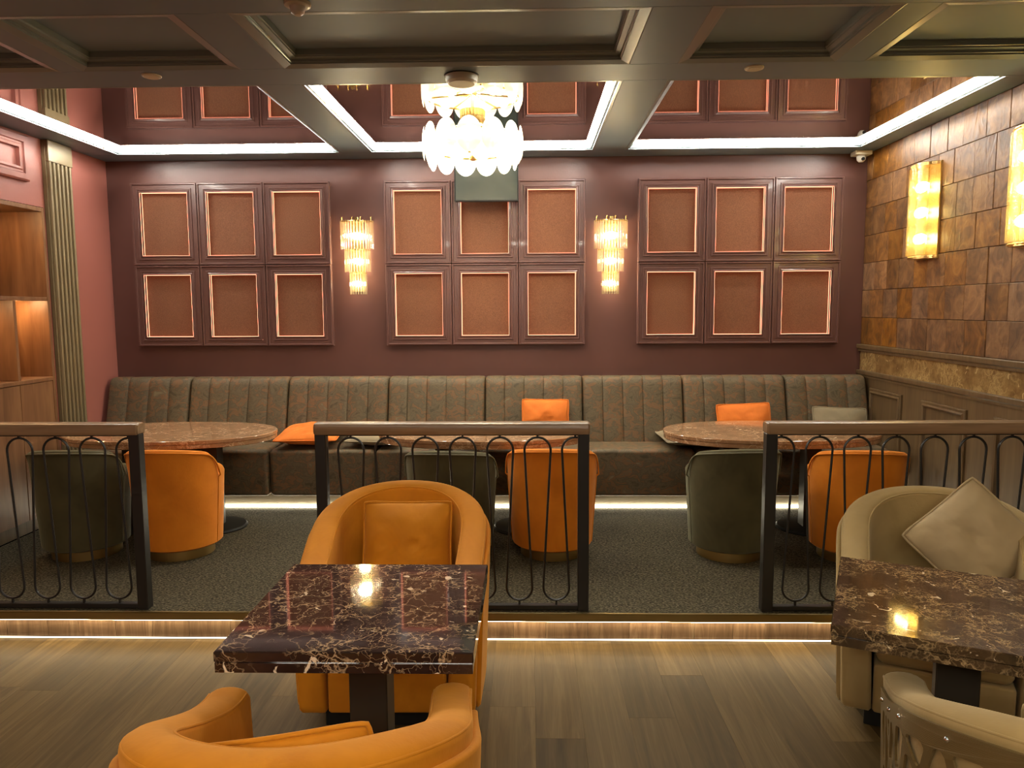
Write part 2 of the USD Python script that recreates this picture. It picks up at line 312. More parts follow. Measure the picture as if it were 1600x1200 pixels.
M['e_bench'] = emit('led_bench', (1., .92, .70), S_BENCH)
M['e_panel'] = emit('led_coral', (1., .30, .17), S_PANEL)
M['e_shelf'] = emit('shelf_spot', (1., .62, .28), S_SHELF)
M['e_down'] = emit('downlight_glow', (1., .74, .38), S_DOWN)

# ------------------------------------------------------------------ room shell
XL, XR, YB, YF, ZB, ZM, ZC, P, YS = -3.276, 2.559, 5.818, -3.6, 2.742, 2.775, 2.805, .148, 3.44
struct('wall_back', box(XL-.1, XR+.1, YB, YB+.12, 0, 2.95, 0), M['burgundy'], 'deep burgundy painted wall behind the long banquette')
struct('wall_front', box(XL-.1, XR+.1, YF-.12, YF, 0, 2.95, 0), M['burgundy'], 'burgundy wall at the near end of the room')
YK0, YK1, ZK = 3.30, 5.03, 2.29       # bookcase bay
wl = cat_([box(XL-.1, XL, YK1, YB, 0, 2.95, 0), box(XL-.1, XL, YK0, YK1, ZK, 2.95, 0), box(XL-.1, XL, YF, YK0, 0, 2.95, 0)])
struct('wall_left', wl, M['burgundy_left'], 'burgundy side wall with its light put into a rose tone, with bookcase and fluted pilaster')

# floor: planks running away from the camera
fl = structx('floor', 'grey brown oak plank floor in front of the step')
part(fl, 'subfloor', box(XL-.1, XR+.1, YF, YS+.3, -.1, -.012, 0), M['walnut_dark'], smooth=False)
rng = np.random.default_rng(5)
PW = .183; nx = int((XR-XL)/PW)+1
far = []
for i in range(nx):
    x0 = XL+i*PW; x1 = min(x0+PW, XR)
    y = 1.0-rng.uniform(0, 1.2)
    far.append(box(x0+.0008, x1-.0008, YF, y-.001, -.012, 0., .0012))
    while y < YS+.02:
        y2 = min(y+1.22, YS+.02)
        if YS-y2 < .12: y2 = YS+.02
        part(fl, 'plank', box(x0+.0001, x1-.0001, y+.0001, y2-.0001, -.012, 0., .0004), M['plank'], smooth=False)
        y = y2
part(fl, 'plank_field', cat_(far), M['plank'], smooth=False, kind='stuff')

# raised platform: slab, carpet, plank-faced riser, brass nosing
pf = structx('platform', 'raised platform with grey carpet and plank faced riser')
part(pf, 'slab', box(XL, XR, YS+.03, YB, 0., P-.012, 0), M['walnut_dark'], smooth=False)
part(pf, 'carpet', box(XL, XR, YS-.015, YB, P-.012, P, .002), M['carpet'], smooth=False)
x = XL
while x < XR-.02:
    x2 = min(x+.183*rng.choice([.85, 1., 1., 1.1]), XR)
    part(pf, 'riser_plank', box(x+.0006, x2-.0006, YS+.012, YS+.03, .009, P-.03, .001), M['riser'], smooth=False); x = x2
nos = cat_([box(XL, XR, YS-.030, YS-.024, P-.036, P+.002, .001), box(XL, XR, YS-.030, YS-.014, P-.001, P+.002, .0008), box(XL, XR, YS-.026, YS+.03, P-.036, P-.030, .001)])
struct('trim_1', nos, M['brass_dull'], 'brass nosing along the front edge of the carpeted step')
t = thing('step_light_strip', 'warm light strip hidden under the brass step nosing', 'light strip')
part(t, 'diffuser', box(XL+.02, XR-.02, YS-.022, YS-.012, P-.040, P-.0365, 0), M['e_step'], smooth=False)
q_ = np.array([(YS-.021, P-.0372), (YS-.012, P-.0462), (YS-.010, P-.0452), (YS-.019, P-.0362)])
part(t, 'tilted_lens', loft([[(x_, a_, b_) for a_, b_ in q_] for x_ in (XL+.02, XR-.02)]), M['e_step'], smooth=False)
t = thing('riser_light_strip', 'warm light strip along the foot of the plank riser on the floor', 'light strip')
part(t, 'diffuser', box(XL+.02, XR-.02, YS+.004, YS+.011, .003, .0085, 0), M['e_riser'], smooth=False)

# ceiling
ce = structx('ceiling', 'dark coffered ceiling with beams and smoked mirror bays')
part(ce, 'slab', box(XL-.1, XR+.1, YF-.1, YB+.1, 2.90, 3.0, 0), M['ceiling_panel'], smooth=False)
def beam(x0, x1, y0, y1): part(ce, 'beam', box(x0, x1, y0, y1, ZB, 2.90, .0015), M['ceiling_paint'], smooth=False)
BX = [(-1.378, -1.168), (.476, .703)]
SX0, SX1 = -3.055, 2.41                         # inner faces of the side soffits
CY = [(3.66, 3.91), (2.72, 2.985), (1.05, 1.30), (-.75, -.5), (-2.6, -2.35)]
beam(XL, XR, 5.585, YB)
for a, b in CY: beam(XL, XR, a, b)
ys = [5.585]+[v for a, b in CY for v in (b, a)]+[YF]
rows = [(ys[i+1], ys[i]) for i in range(0, len(ys), 2)]
MIR_P = [(0, 0), (.004, -.0005), (.016, -.0005), (.017, .006), (.030, .008), (.031, .014), (.046, .016), (.048, .033), (0, .05)]
COF_P = [(0, 0), (.004, -.0005), (.045, .007), (.046, .013), (.052, .015), (.053, .026), (.076, .030), (.078, .036), (.082, .038), (.083, .064), (0, .064)]
def bay(x0, x1, y0, y1, mirror):
    prof = MIR_P if mirror else COF_P
    m = rect_frame(x1-x0, y1-y0, prof)
    m.apply_translation([(x0+x1)/2, (y0+y1)/2, ZB]); trimesh.repair.fix_normals(m)
    part(ce, 'moulding', m, M['ceiling_moulding'], smooth=False)
    i = .03
    if mirror: part(ce, 'mirror_panel', box(x0+i, x1-i, y0+i, y1-i, ZM, ZM+.006, 0), M['mirror'], smooth=False, label='smoked mirror ceiling panel')
    else: part(ce, 'coffer_panel', box(x0+i, x1-i, y0+i, y1-i, ZC, ZC+.02, 0), M['ceiling_panel'], smooth=False)
strip_no = 0
def led_run(points, name, label, m='e_ceil'):
    """45-degree light strip below the mirror edge along plan points with inward normals"""
    t = thing(name, label, 'light strip', group=None)
    for (a, b, nrm) in points:
        a, b, nrm = np.array(a), np.array(b), np.array(nrm)
        q = [np.r_[a, ZB+.006], np.r_[b, ZB+.006], np.r_[b+nrm*.018, ZM-.006], np.r_[a+nrm*.018, ZM-.006]]
        back = [p-np.r_[nrm*.002, -.002] for p in q]
        v = np.array(q+back); f = [[0, 1, 2], [0, 2, 3], [4, 6, 5], [4, 7, 6], [0, 4, 5], [0, 5, 1], [3, 2, 6], [3, 6, 7], [0, 3, 7], [0, 7, 4], [1, 5, 6], [1, 6, 2]]
        mm_ = trimesh.Trimesh(v, f, process=False); trimesh.repair.fix_normals(mm_)
        part(t, 'diffuser', mm_, M[m], smooth=False)
for k, (y0, y1) in enumerate(rows):
    if k == 0:
        xs = [(SX0, BX[0][0]), (BX[0][1], BX[1][0]), (BX[1][1], SX1)]
        beam(XL, SX0, y0, y1); beam(SX1, XR, y0, y1)
        for a, b in BX: beam(a, b, y0, y1)
    else:
        ed = [(XL, XL+.08), (-2.253, -2.142), BX[0], BX[1], (1.44, 1.572), (XR-.08, XR)]
        for a, b in ed: beam(a, b, y0, y1)
        xs = [(ed[i][1], ed[i+1][0]) for i in range(5)]
    for a, b in xs: bay(a, b, y0, y1, k in (0, 4))  # second mirror row lies unseen behind the camera and carries the out-of-view strips
    if k == 4: xs3, ys3 = xs, (y0, y1)
y0, y1 = rows[0]; e = .050
L3 = [(SX0+e, BX[0][0]-.03), (BX[0][1]+e, BX[1][0]-e), (BX[1][1]+.03, SX1-e)]
yb = y1-e
led_run([((L3[0][0], y0+.06), (L3[0][0], yb), (1, 0)), ((L3[0][0], yb), (L3[0][1]-.02, yb), (0, -1))], 'ceiling_light_strip', 'white ceiling light strip in the left mirror bay')
led_run([((L3[1][0], y0+.06), (L3[1][0], yb), (1, 0)), ((L3[1][0], yb), (L3[1][1], yb), (0, -1)), ((L3[1][1], y0+.06), (L3[1][1], yb), (-1, 0))], 'ceiling_light_strip', 'white ceiling light strip round the middle mirror bay behind the chandelier')
led_run([((L3[2][0]+.02, yb), (L3[2][1], yb), (0, -1)), ((L3[2][1], y0+.06), (L3[2][1], yb), (-1, 0))], 'ceiling_light_strip', 'white ceiling light strip in the right mirror bay beside the stone wall')

for (a, b), nm in zip(xs3[1:4], ('left', 'middle', 'right')):  # strips out of view, placed to light the chair backs and foreground
    a, b, c, d = a+e, b-e, ys3[0]+e, ys3[1]-e
    led_run([((a, c), (a, d), (1, 0)), ((a, d), (b, d), (0, -1)), ((b, c), (b, d), (-1, 0)), ((a, c), (b, c), (0, 1))], 'ceiling_light_strip', f'unseen white ceiling light strip round the {nm} mirror bay over the front of the room', 'e_front')

# right wall: stone tiles, rails, marble band, wainscot
Z1, Z2 = 1.308, 1.110
wr = structx('wall_right', 'side wall of split face brown stone tiles over a dark wood wainscot')
part(wr, 'backing', box(XR+.012, XR+.12, YF, YB+.1, 0, 2.95, 0), M['walnut_dark'], smooth=False)
rows_n = 7; rh = (ZB-Z1)/rows_n
for r in range(rows_n):
    y = YB-.001; first = True
    while y > 1.6:
        w = .205*rng.choice([.82, .95, 1., 1., 1.1]) if not first else rng.uniform(.09, .2)
        first = False; pr = rng.uniform(-.002, .004)
        part(wr, 'tile', box(XR-pr-.001, XR+.014, y-w+.0012, y-.0012, Z1+r*rh+.0012, Z1+(r+1)*rh-.0012, .0022), M['tile'], smooth=False)
        y -= w
part(wr, 'tile_field', box(XR+.001, XR+.014, YF, y, Z1, ZB, 0), M['tile'], smooth=False)
y = YB-.001
for w in (.115, 1.05, 1.1, 1.1, 1.2, 1.2, 1.2, 1.2):
    part(wr, 'band_slab', box(XR, XR+.014, y-w+.001, y-.001, Z2-.01, Z1-.04, .001), M['marble_band'], smooth=False); y -= w
part(wr, 'wainscot', box(XR-.004, XR+.013, YF, YB, 0, Z2-.03, 0), M['walnut_dark'], smooth=False)
WP = [(0, 0), (0, .012), (.006, .016), (.020, .014), (.030, .022), (.040, .016), (.044, 0)]
for (ya, yb_) in ((5.60, 5.12), (4.86, 4.36), (4.10, 3.60), (3.34, 2.84), (2.58, 2.08), (1.82, 1.32)):
    m = rect_frame(abs(ya-yb_), .74, WP)
    m = place(m, frame_T([XR-.004, (ya+yb_)/2, .62], [0, -1, 0], [0, 0, 1], [-1, 0, 0]))
    part(wr, 'wainscot_moulding', m, M['walnut_dark'], smooth=False)
def rail_profile(z, h, d): return [(0, z-h), (d*.55, z-h), (d*.6, z-h*.72), (d*.95, z-h*.55), (d, z-h*.3), (d, z-.004), (d-.004, z), (0, z)]
def rail_mesh(prof, y0, y1):
    return loft([[(XR-d, y, z) for d, z in prof] for y in (y0, y1)])
struct('trim_2', rail_mesh(rail_profile(Z1, .056, .03), YF, YB), M['walnut_dark'], 'upper dark wood rail between stone tiles and marble band', 20)
struct('trim_3', rail_mesh(rail_profile(Z2, .052, .026), YF, YB), M['walnut_dark'], 'lower dark wood rail above the wainscot', 20)

# fluted pilaster on the left wall
pl = structx('trim_4', 'olive bronze fluted pilaster beside the bookcase')
part(pl, 'board', box(XL, XL+.028, 5.045, 5.31, P, ZB, .003), M['fluted'], smooth=False)
part(pl, 'cap_block', box(XL+.026, XL+.05, 5.045, 5.31, 2.60, ZB, .003), M['fluted'], smooth=False)
for i in range(6):
    yc = 5.045+.0225+i*.044
    m = loft([[(XL+.027, yc-.014, z), (XL+.036, yc-.0145, z), (XL+.046, yc-.010, z), (XL+.050, yc, z), (XL+.046, yc+.010, z), (XL+.036, yc+.0145, z), (XL+.027, yc+.014, z)] for z in (P, 2.60)])
    part(pl, 'flute', m, M['fluted'])
# moulded frame high on the left wall
m = rect_frame(1.15, .29, [(0, 0), (0, .022), (.010, .03), (.045, .03), (.05, .02), (.062, .02), (.07, .026), (.085, .024), (.088, 0)])
m = place(m, frame_T([XL, 4.88-.575, 2.435+.145], [0, 1, 0], [0, 0, 1], [1, 0, 0])); trimesh.repair.fix_normals(m)
struct('trim_5', m, M['burgundy_left'], 'raised rectangular wall moulding above the bookcase', False)
# ------------------------------------------------------------------ bookcase
bk = thing('bookcase', 'walnut built-in bookcase with lit open shelves on the left wall', 'bookcase', (XL, 0, 0))
DB = -.34
def bkp(n, *a, m='walnut', **k): part(bk, n, box(*a), M[m], smooth=False, **k)
bkp('back_panel', DB, DB+.015, YK0, YK1-.01, P, ZK-.005, .001)
bkp('side_panel', DB+.015, .012, YK1-.038, YK1-.01, P, ZK-.005, .002)
bkp('side_panel', DB+.015, .012, YK0+.01, YK0+.038, P, ZK-.005, .002)
bkp('top_panel', DB+.015, .012, YK0+.038, YK1-.038, ZK-.033, ZK-.005, .002)
bkp('shelf', DB+.015, .008, YK0+.038, YK1-.038, 1.665, 1.69, .002)
bkp('shelf', DB+.015, .014, YK0+.038, YK1-.038, 1.125, 1.150, .002)
bkp('divider', DB+.015, .008, 4.655, 4.68, 1.15, 1.665, .002)
bkp('divider', DB+.015, .008, 3.98, 4.005, 1.69, ZK-.033, .002)
bkp('plinth', DB+.015, -.01, YK0+.038, YK1-.038, P, .23, .002, m='walnut_dark')
for a, b in ((YK1-.04, 4.665), (4.661, 4.22), (4.216, 3.78), (3.776, YK0+.04)):
    bkp('cabinet_door', -.012, .010, b, a, .235, 1.122, .002)
for yy, zz in ((4.68, ZK-.035), (4.85, 1.663), (4.40, 1.663), (3.7, ZK-.035)):
    part(bk, 'shelf_spot', cyl(-.14, yy, zz-.008, zz, .022, 16), M['e_shelf'])

# ------------------------------------------------------------------ wall panels
PWD, PHT = 1.544/3, 1.258/2
FP = [(0, 0), (0, .036), (.003, .041), (.012, .041), (.016, .031), (.040, .031), (.043, .038), (.052, .038), (.055, .034), (.066, .040), (.0715, .040), (.0715, 0)]
def make_panel(loc, label):
    t = thing('wall_panel', label, 'wall panel', loc, 0, 'framed illuminated panels on the back wall')
    fr = rect_frame(PWD-.003, PHT-.003, FP); T = frame_T([0, 0, 0], [1, 0, 0], [0, 0, 1], [0, -1, 0])
    fr = place(fr, T); trimesh.repair.fix_normals(fr)
    part(t, 'frame', fr, M['frame_paint'], smooth=False)
    w, h = PWD-.003-2*.0715, PHT-.003-2*.0715
    part(t, 'fabric_insert', box(-w/2, w/2, -.005, -.001, -h/2, h/2, 0), M['fabric_rust'], smooth=False, label='rust woven fabric insert')
    s = rect_frame(w, h, [(0, .0402), (.0026, .0402), (.0026, .037), (0, .037)])  # glowing lip line, stands for strip light caught on the frame lip
    part(t, 'light_line', place(s, T), M['e_panel'], smooth=False)
    s = rect_frame(w-.001, h-.001, [(0, .010), (.0035, .0062), (.0015, .0052), (0, .0052)])
    part(t, 'light_line', place(s, T), M['e_panel'], smooth=False)
    return t
src = None; colname = ['left', 'middle', 'right']; rown = ['top', 'bottom']
gname = ['left set above the banquette', 'middle set between the two crystal sconces', 'right set near the stone wall']
for g, gx in enumerate((-3.077, -1.115, .829)):
    for r in range(2):
        for c in range(3):
            loc = (gx+(c+.5)*PWD, YB, 1.314+(1.5-r)*PHT)
            lab = f'{rown[r]} {colname[c]} glowing framed panel of the {gname[g]}'
            if src is None: src = make_panel(loc, lab)
            else: copy(src, loc, 0, lab)

# dark screen hung from the soffit
t = thing('hanging_screen', 'dark green flat screen hanging behind the chandelier', 'screen', (-.318, 5.66, 0))
part(t, 'panel', box(-.238, .238, -.03, .03, 2.390, 2.66, .006), M['screen'], smooth=False)
part(t, 'bezel', place(rect_frame(.476, .27, [(0, 0), (0, .003), (.008, .003), (.009, 0)]), frame_T([0, -.03, 2.525], [1, 0, 0], [0, 0, 1], [0, -1, 0])), M['black_gloss'], smooth=False)
for s in (-.12, .12): part(t, 'hanger', box(s-.01, s+.01, -.008, .008, 2.655, ZB, .002), M['black_metal'], smooth=False)

# ------------------------------------------------------------------ crystal sconces on the back wall
def make_sconce(loc, label):
    t = thing('crystal_sconce', label, 'wall lamp', loc, 0, 'three tier crystal sconces')
    part(t, 'back_plate', box(-.05, .05, -.012, 0, .02, .56, .003), M['gold'], smooth=False)
    tiers = [(.124, .566, .345, 17), (.098, .349, .172, 14), (.063, .176, 0., 10)]
    for R, zt, zb, n in tiers:
        rods = []
        for i in range(n):
            a = PI*(i+.5)/n
            c = (-R*math.cos(a), -R*math.sin(a)*.9-.004)
            rods.append(cyl(c[0], c[1], zb, zt-.004, .0062, 7))
        part(t, 'crystal_rods', cat_(rods), M['crystal'], kind='stuff')
        ring = [(-R*math.cos(q), -R*math.sin(q)*.9-.004, zt-.012) for q in np.linspace(0, PI, 24)]
        part(t, 'tier_band', tube(ring, .004, 6), M['gold'])
        part(t, 'top_plate', place(lathe([(0, 0), (R-.014, 0), (R-.014, .003), (0, .003)], 20, (0, 0), PI, 2*PI), trimesh.transformations.translation_matrix([0, -.004, zt-.02])), M['gold'], smooth=False)
        bz = (zt+zb)/2-.005; w = R*.42
        bl = trimesh.creation.icosphere(2, 1.); bl.apply_scale([w, .020, .017]); bl.apply_translation([0, -R*.48, bz])
        part(part(t, 'bulb', bl, M['e_sconce']), 'socket', box(-.008, .008, -R*.48, -.010, bz-.006, bz+.006, .002), M['gold'], smooth=False)
    for s in (-.112, -.035, .03, .112):
        part(t, 'top_hook', tube([(s, -.03, .55), (s, -.03, .590), (s+.008, -.03, .594)], .0035, 6), M['gold'])
    part(t, 'finial', box(-.012, .018, -.05, -.03, .565, .590, .003), M['gold'], smooth=False)
    return t
s0 = make_sconce((-1.331, YB, 1.711), 'left three tier crystal rod sconce on the burgundy wall')
copy(s0, (.624, YB, 1.702), 0, 'right three tier crystal rod sconce, nearer the stone wall')

# ------------------------------------------------------------------ glass plank sconces on the stone wall
def make_plank_sconce(loc, label):
    t = thing('glass_plank_sconce', label, 'wall lamp', loc, 0, 'hammered glass plank sconces on the stone wall')
    H, W = .60, .25
    part(t, 'back_plate', box(-.014, 0, -W/2-.01, W/2+.01, 0, H, .003), M['brass'], smooth=False)
    for z in (.002, H-.022):
        a = np.linspace(-PI/2, PI/2, 15)
        v = [(-.012-.095*math.cos(q), (W/2)*math.sin(q)) for q in a]
        pl_ = trimesh.creation.extrude_polygon(Polygon(v+[(-.012, W/2), (-.012, -W/2)]), .02, engine='earcut'); pl_.apply_translation([0, 0, z])
        part(t, 'end_cap', pl_, M['gold'], smooth=False)
        part(t, 'bead_trim', cat_([place(trimesh.creation.icosphere(1, .006), trimesh.transformations.translation_matrix([x_-.002, y_, z+.01])) for x_, y_ in v]), M['gold'], kind='stuff')
    n = 5
    for i in range(n):
        q = -PI/2+PI*(i+.5)/n; d = PI/n*.44
        c = [(-.012-.098*math.cos(q+k), (W/2+.003)*math.sin(q+k)) for k in (-d, -d*.5, 0, d*.5, d)]
        o = [(x_*1.0-.009*math.cos(q), y_+.009*math.sin(q)) for x_, y_ in c]
        o[2] = (o[2][0]-.003*math.cos(q), o[2][1]+.003*math.sin(q))
        pg = trimesh.creation.extrude_polygon(Polygon(c+o[::-1]), H-.05, engine='earcut'); pg.apply_translation([0, 0, .025])
        part(t, 'glass_plank', pg, M['plank_glass'], smooth=False)
    for z in (.13, .295, .455):
        b = trimesh.creation.icosphere(2, 1.); b.apply_scale([.022, .075, .034]); b.apply_translation([-.055, 0, z])
        part(part(t, 'bulb', b, M['e_plank']), 'socket', box(-.05, -.012, -.012, .012, z-.008, z+.008, .003), M['gold'], smooth=False)
    return t
p0 = make_plank_sconce((XR, 4.90, 1.895), 'golden glass plank sconce on the stone tiles, far one')
copy(p0, (XR, 3.88, 1.895), 0, 'golden glass plank sconce on the stone tiles cut by the right picture edge')

# ------------------------------------------------------------------ chandelier
CX, CYY = -.350, 4.75
ch = thing('chandelier', 'chandelier of white scalloped glass leaves under the mirror ceiling', 'chandelier', (CX, CYY, 0))
part(ch, 'canopy', cat_([cyl(0, 0, ZM-.045, ZM-.001, .075, 40)]+[box(.074*math.cos(a)-.004, .074*math.cos(a)+.004, .074*math.sin(a)-.004, .074*math.sin(a)+.004, ZM-.045, ZM-.001, .002) for a in np.arange(28)*2*PI/28]), M['gold'])
part(ch, 'stem', cyl(0, 0, 2.53, ZM-.04, .010, 12), M['gold'])
for R, z in ((.283, 2.655), (.255, 2.575)):
    part(ch, 'ring', tube([(R*math.cos(a), R*math.sin(a), z) for a in np.arange(48)*2*PI/48], .006, 8, closed=True), M['gold'])
for k in range(6):
    a = k*PI/3
    part(ch, 'arm', tube([(0, 0, 2.63), (.15*math.cos(a), .15*math.sin(a), 2.645), (.283*math.cos(a), .283*math.sin(a), 2.655)], .006, 8), M['gold'])
    part(ch, 'arm', tube([(0, 0, 2.57), (.255*math.cos(a), .255*math.sin(a), 2.575)], .005, 8), M['gold'])
def leaf(w, h, n=11):
    """scalloped oval glass plate, ribbed from its lower tip, standing in xz, outward is -y"""
    a = np.linspace(0, 2*PI, 44, endpoint=False)
    rims = [np.c_[np.sin(a)*w/2*s, np.cos(a)*h/2*s*(1 if True else 1)] for s in (1., .8, .55, .3)]
    v, f = [], []
    for side in (0, 1):
        for s, rim in zip((1., .8, .55, .3), rims):
            an = np.arctan2(rim[:, 0], rim[:, 1]+h/2*.9); rib = .0016*np.cos(an*26)*min(1, s+.1)
            y = -.012*(1-s*s)+(-rib-.003 if side == 0 else .003)*(.4 if s == 1 else 1)
            v.append(np.c_[rim[:, 0], np.broadcast_to(y, len(rim)), rim[:, 1]])
        v.append(np.array([[0, -.012+(-.003 if side == 0 else .003), 0]]))
    V = np.vstack(v); m = 44; blk = 4*m+1
    for side in (0, 1):
        o = side*blk
        for k in range(3):
            for i in range(m):
                j = (i+1) % m; q = [o+k*m+i, o+k*m+j, o+(k+1)*m+j, o+(k+1)*m+i]
                f += [[q[0], q[1], q[2]], [q[0], q[2], q[3]]]
        for i in range(m): f.append([o+3*m+i, o+3*m+(i+1) % m, o+4*m])
    for i in range(m):
        j = (i+1) % m; f += [[i, blk+i, blk+j], [i, blk+j, j]]
    t = trimesh.Trimesh(V, f, process=False); trimesh.repair.fix_normals(t); return t
lf = leaf(.150, .205)
for R, zc, n, off in ((.300, 2.614, 13, .0), (.270, 2.567, 12, .26)):
    for k in range(n):
        a = 2*PI*k/n+off-PI/2
        Mx = frame_T([R*math.cos(a), R*math.sin(a), zc], [-math.sin(a), math.cos(a), 0], [-math.cos(a), -math.sin(a), 0], [0, 0, 1])
        lm = place(lf, Mx)
        part(ch, 'glass_leaf', lm, M['leaf_glass'])
for k in range(6):
    a = k*PI/3+.4
    part(ch, 'bulb', place(trimesh.creation.icosphere(2, .026), trimesh.transformations.translation_matrix([.17*math.cos(a), .17*math.sin(a), 2.60])), M['e_chand'])
part(ch, 'finial', lathe([(0, 2.512), (.022, 2.520), (.026, 2.535), (0, 2.552)], 20), M['gold'])

# ------------------------------------------------------------------ small fittings on the ceiling
def puck(name, label, cat, x, y, r, h, m='white_plastic'):
    t = thing(name, label, cat, (x, y, ZB))
    part(t, 'body', lathe([(0, -h), (r*.8, -h), (r*.96, -h*.75), (r, -h*.3), (r, 0), (0, 0)], 32), M[m])
    return t
def flush(x, label):
    t = puck('ceiling_speaker', label, 'ceiling fitting', x, 3.735, .046, .008)
    part(t, 'grille', lathe([(0, -.0095), (.034, -.0095), (.036, -.008), (0, -.008)], 28), M['white_plastic'])
flush(-1.848, 'small cream disc on the cross beam above the left mirror bay')
flush(1.083, 'small cream disc on the cross beam above the right mirror bay')
t = puck('smoke_detector', 'cream domed detector on the cross beam above the chandelier', 'smoke detector', -.332, 3.80, .080, .042)
part(t, 'mounting_ring', lathe([(.060, -.004), (.086, -.004), (.086, 0), (.060, 0)], 32), M['black_metal'])
t = puck('ceiling_sensor', 'pale round sensor on the beam at the top picture edge', 'sensor', -.867, 2.90, .050, .014, 'clear_plastic')
part(t, 'dome', lathe([(0, -.046), (.012, -.045), (.024, -.036), (.030, -.014), (0, -.014)], 24), M['clear_plastic'])
t = thing('security_camera', 'small cream security camera in the back right ceiling corner', 'camera', (2.465, 5.72, ZB))
part(t, 'mount', rbox(-.062, .062, -.05, .05, -.034, 0, .008, 2), M['white_plastic'])
part(t, 'dome', lathe([(0, -.082), (.018, -.080), (.030, -.066), (.034, -.045), (.030, -.034), (0, -.034)], 24), M['clear_plastic'])
part(t, 'lens', place(cyl(0, 0, 0, .01, .012, 16), rotm([1, 0, 0], 90) @ trimesh.transformations.translation_matrix([0, -.062, .028])), M['dark_lens'])
# recessed lamps out of view, placed to light the foreground
dn = None
for i, (x, y) in enumerate(((.25, 1.17), (1.95, 1.17), (-1.75, 1.17), (.25, -.62), (-1.75, -.62), (1.95, -.62))):
    lab = 'unseen recessed warm lamp in the ceiling beams over the front of the room'
    if dn is None:
        dn = thing('downlight', lab, 'ceiling lamp', (x, y, ZB), 0, 'unseen downlights in the beams over the front of the room')
        part(dn, 'trim_ring', lathe([(.040, -.004), (.055, -.004), (.055, 0), (.040, 0)], 28), M['white_plastic'])
        part(dn, 'lens', lathe([(0, -.0025), (.040, -.0025), (.040, -.001), (0, -.001)], 28), M['e_down'])
    else: copy(dn, (x, y, ZB), 0, lab)

# ------------------------------------------------------------------ banquette
bq = thing('banquette', 'long channel-back banquette in mottled brown fabric along the burgundy wall', 'banquette', (0, 0, 0))
bx = [-3.245, -2.606, -1.848, -1.079, -.340, .399, 1.154, 1.923, 2.53]
PR = np.array([(5.50, .56), (5.508, .62), (5.535, .72), (5.566, .83), (5.598, .94), (5.618, 1.01), (5.632, 1.048), (5.655, 1.068), (5.69, 1.075), (5.75, 1.072), (5.79, 1.066), (5.80, 1.05)])
nr = np.gradient(PR, axis=0); nr = np.c_[-nr[:, 1], nr[:, 0]]; nr /= np.linalg.norm(nr, axis=1, keepdims=True)
wgt = np.r_[1, 1, 1, 1, 1, 1, .9, .7, .5, .35, .1, 0]
for a, b in zip(bx[:-1], bx[1:]):
    u = np.linspace(0, 1, 5*10+1); nch = 5
    if b-a < .7: nch = 4 if b > 0 and a > 1.9 else 4
    loc_ = np.array([0, .018, .036, .06, .10, .18, .34, .5, .66, .82, .90, .94, .964, .982])
    u = np.r_[(np.arange(nch)[:, None]+loc_).ravel(), nch]/nch
    fr = np.r_[np.tile(loc_, nch), 0.]; dd = np.minimum(fr, 1-fr)
    off = .012*(1-np.exp(-dd/.05))+.004*(1-np.abs(2*fr-1)**2); off += np.where(np.abs(dd-.027) < .012, .003, 0)
    endf = np.minimum(u, 1-u)*(b-a); off = off-.016*np.exp(-(endf/.008)**2)-.004*np.exp(-(endf/.03)**2)
    rows_ = []
    for uu, o in zip(u, off):
        q = PR+nr*(o*wgt)[:, None]
        rows_.append(np.c_[np.full(len(q), a+.001+uu*(b-a-.002)), q[:, 0], q[:, 1]])
    rows_ = [np.vstack([r_, [r_[0, 0], 5.80, .56]]) for r_ in rows_]
    part(bq, 'back_cushion', loft(rows_), M['bench'], smooth=50)
sx = [-3.245, -2.62, -1.866, -1.102, -.345, .41, 1.165, 1.92, 2.53]
for a, b in zip(sx[:-1], sx[1:]):
    part(bq, 'seat_cushion', rbox(a+.001, b-.001, 5.175, 5.53, .262, .602, .035, 3), M['bench'], smooth=50)
part(bq, 'carcass', box(-3.245, 2.53, 5.50, 5.80, .25, .57, .002), M['walnut_dark'], smooth=False)
part(bq, 'toe_plate', box(-3.245, 2.53, 5.305, 5.33, P, .27, .002), M['toe'], smooth=False, label='pale satin recessed toe plate')
t = thing('bench_light_strip', 'light strip under the front of the banquette', 'light strip')
part(t, 'diffuser', box(-3.22, 2.52, 5.292, 5.302, P+.004, P+.018, 0), M['e_bench'], smooth=False)

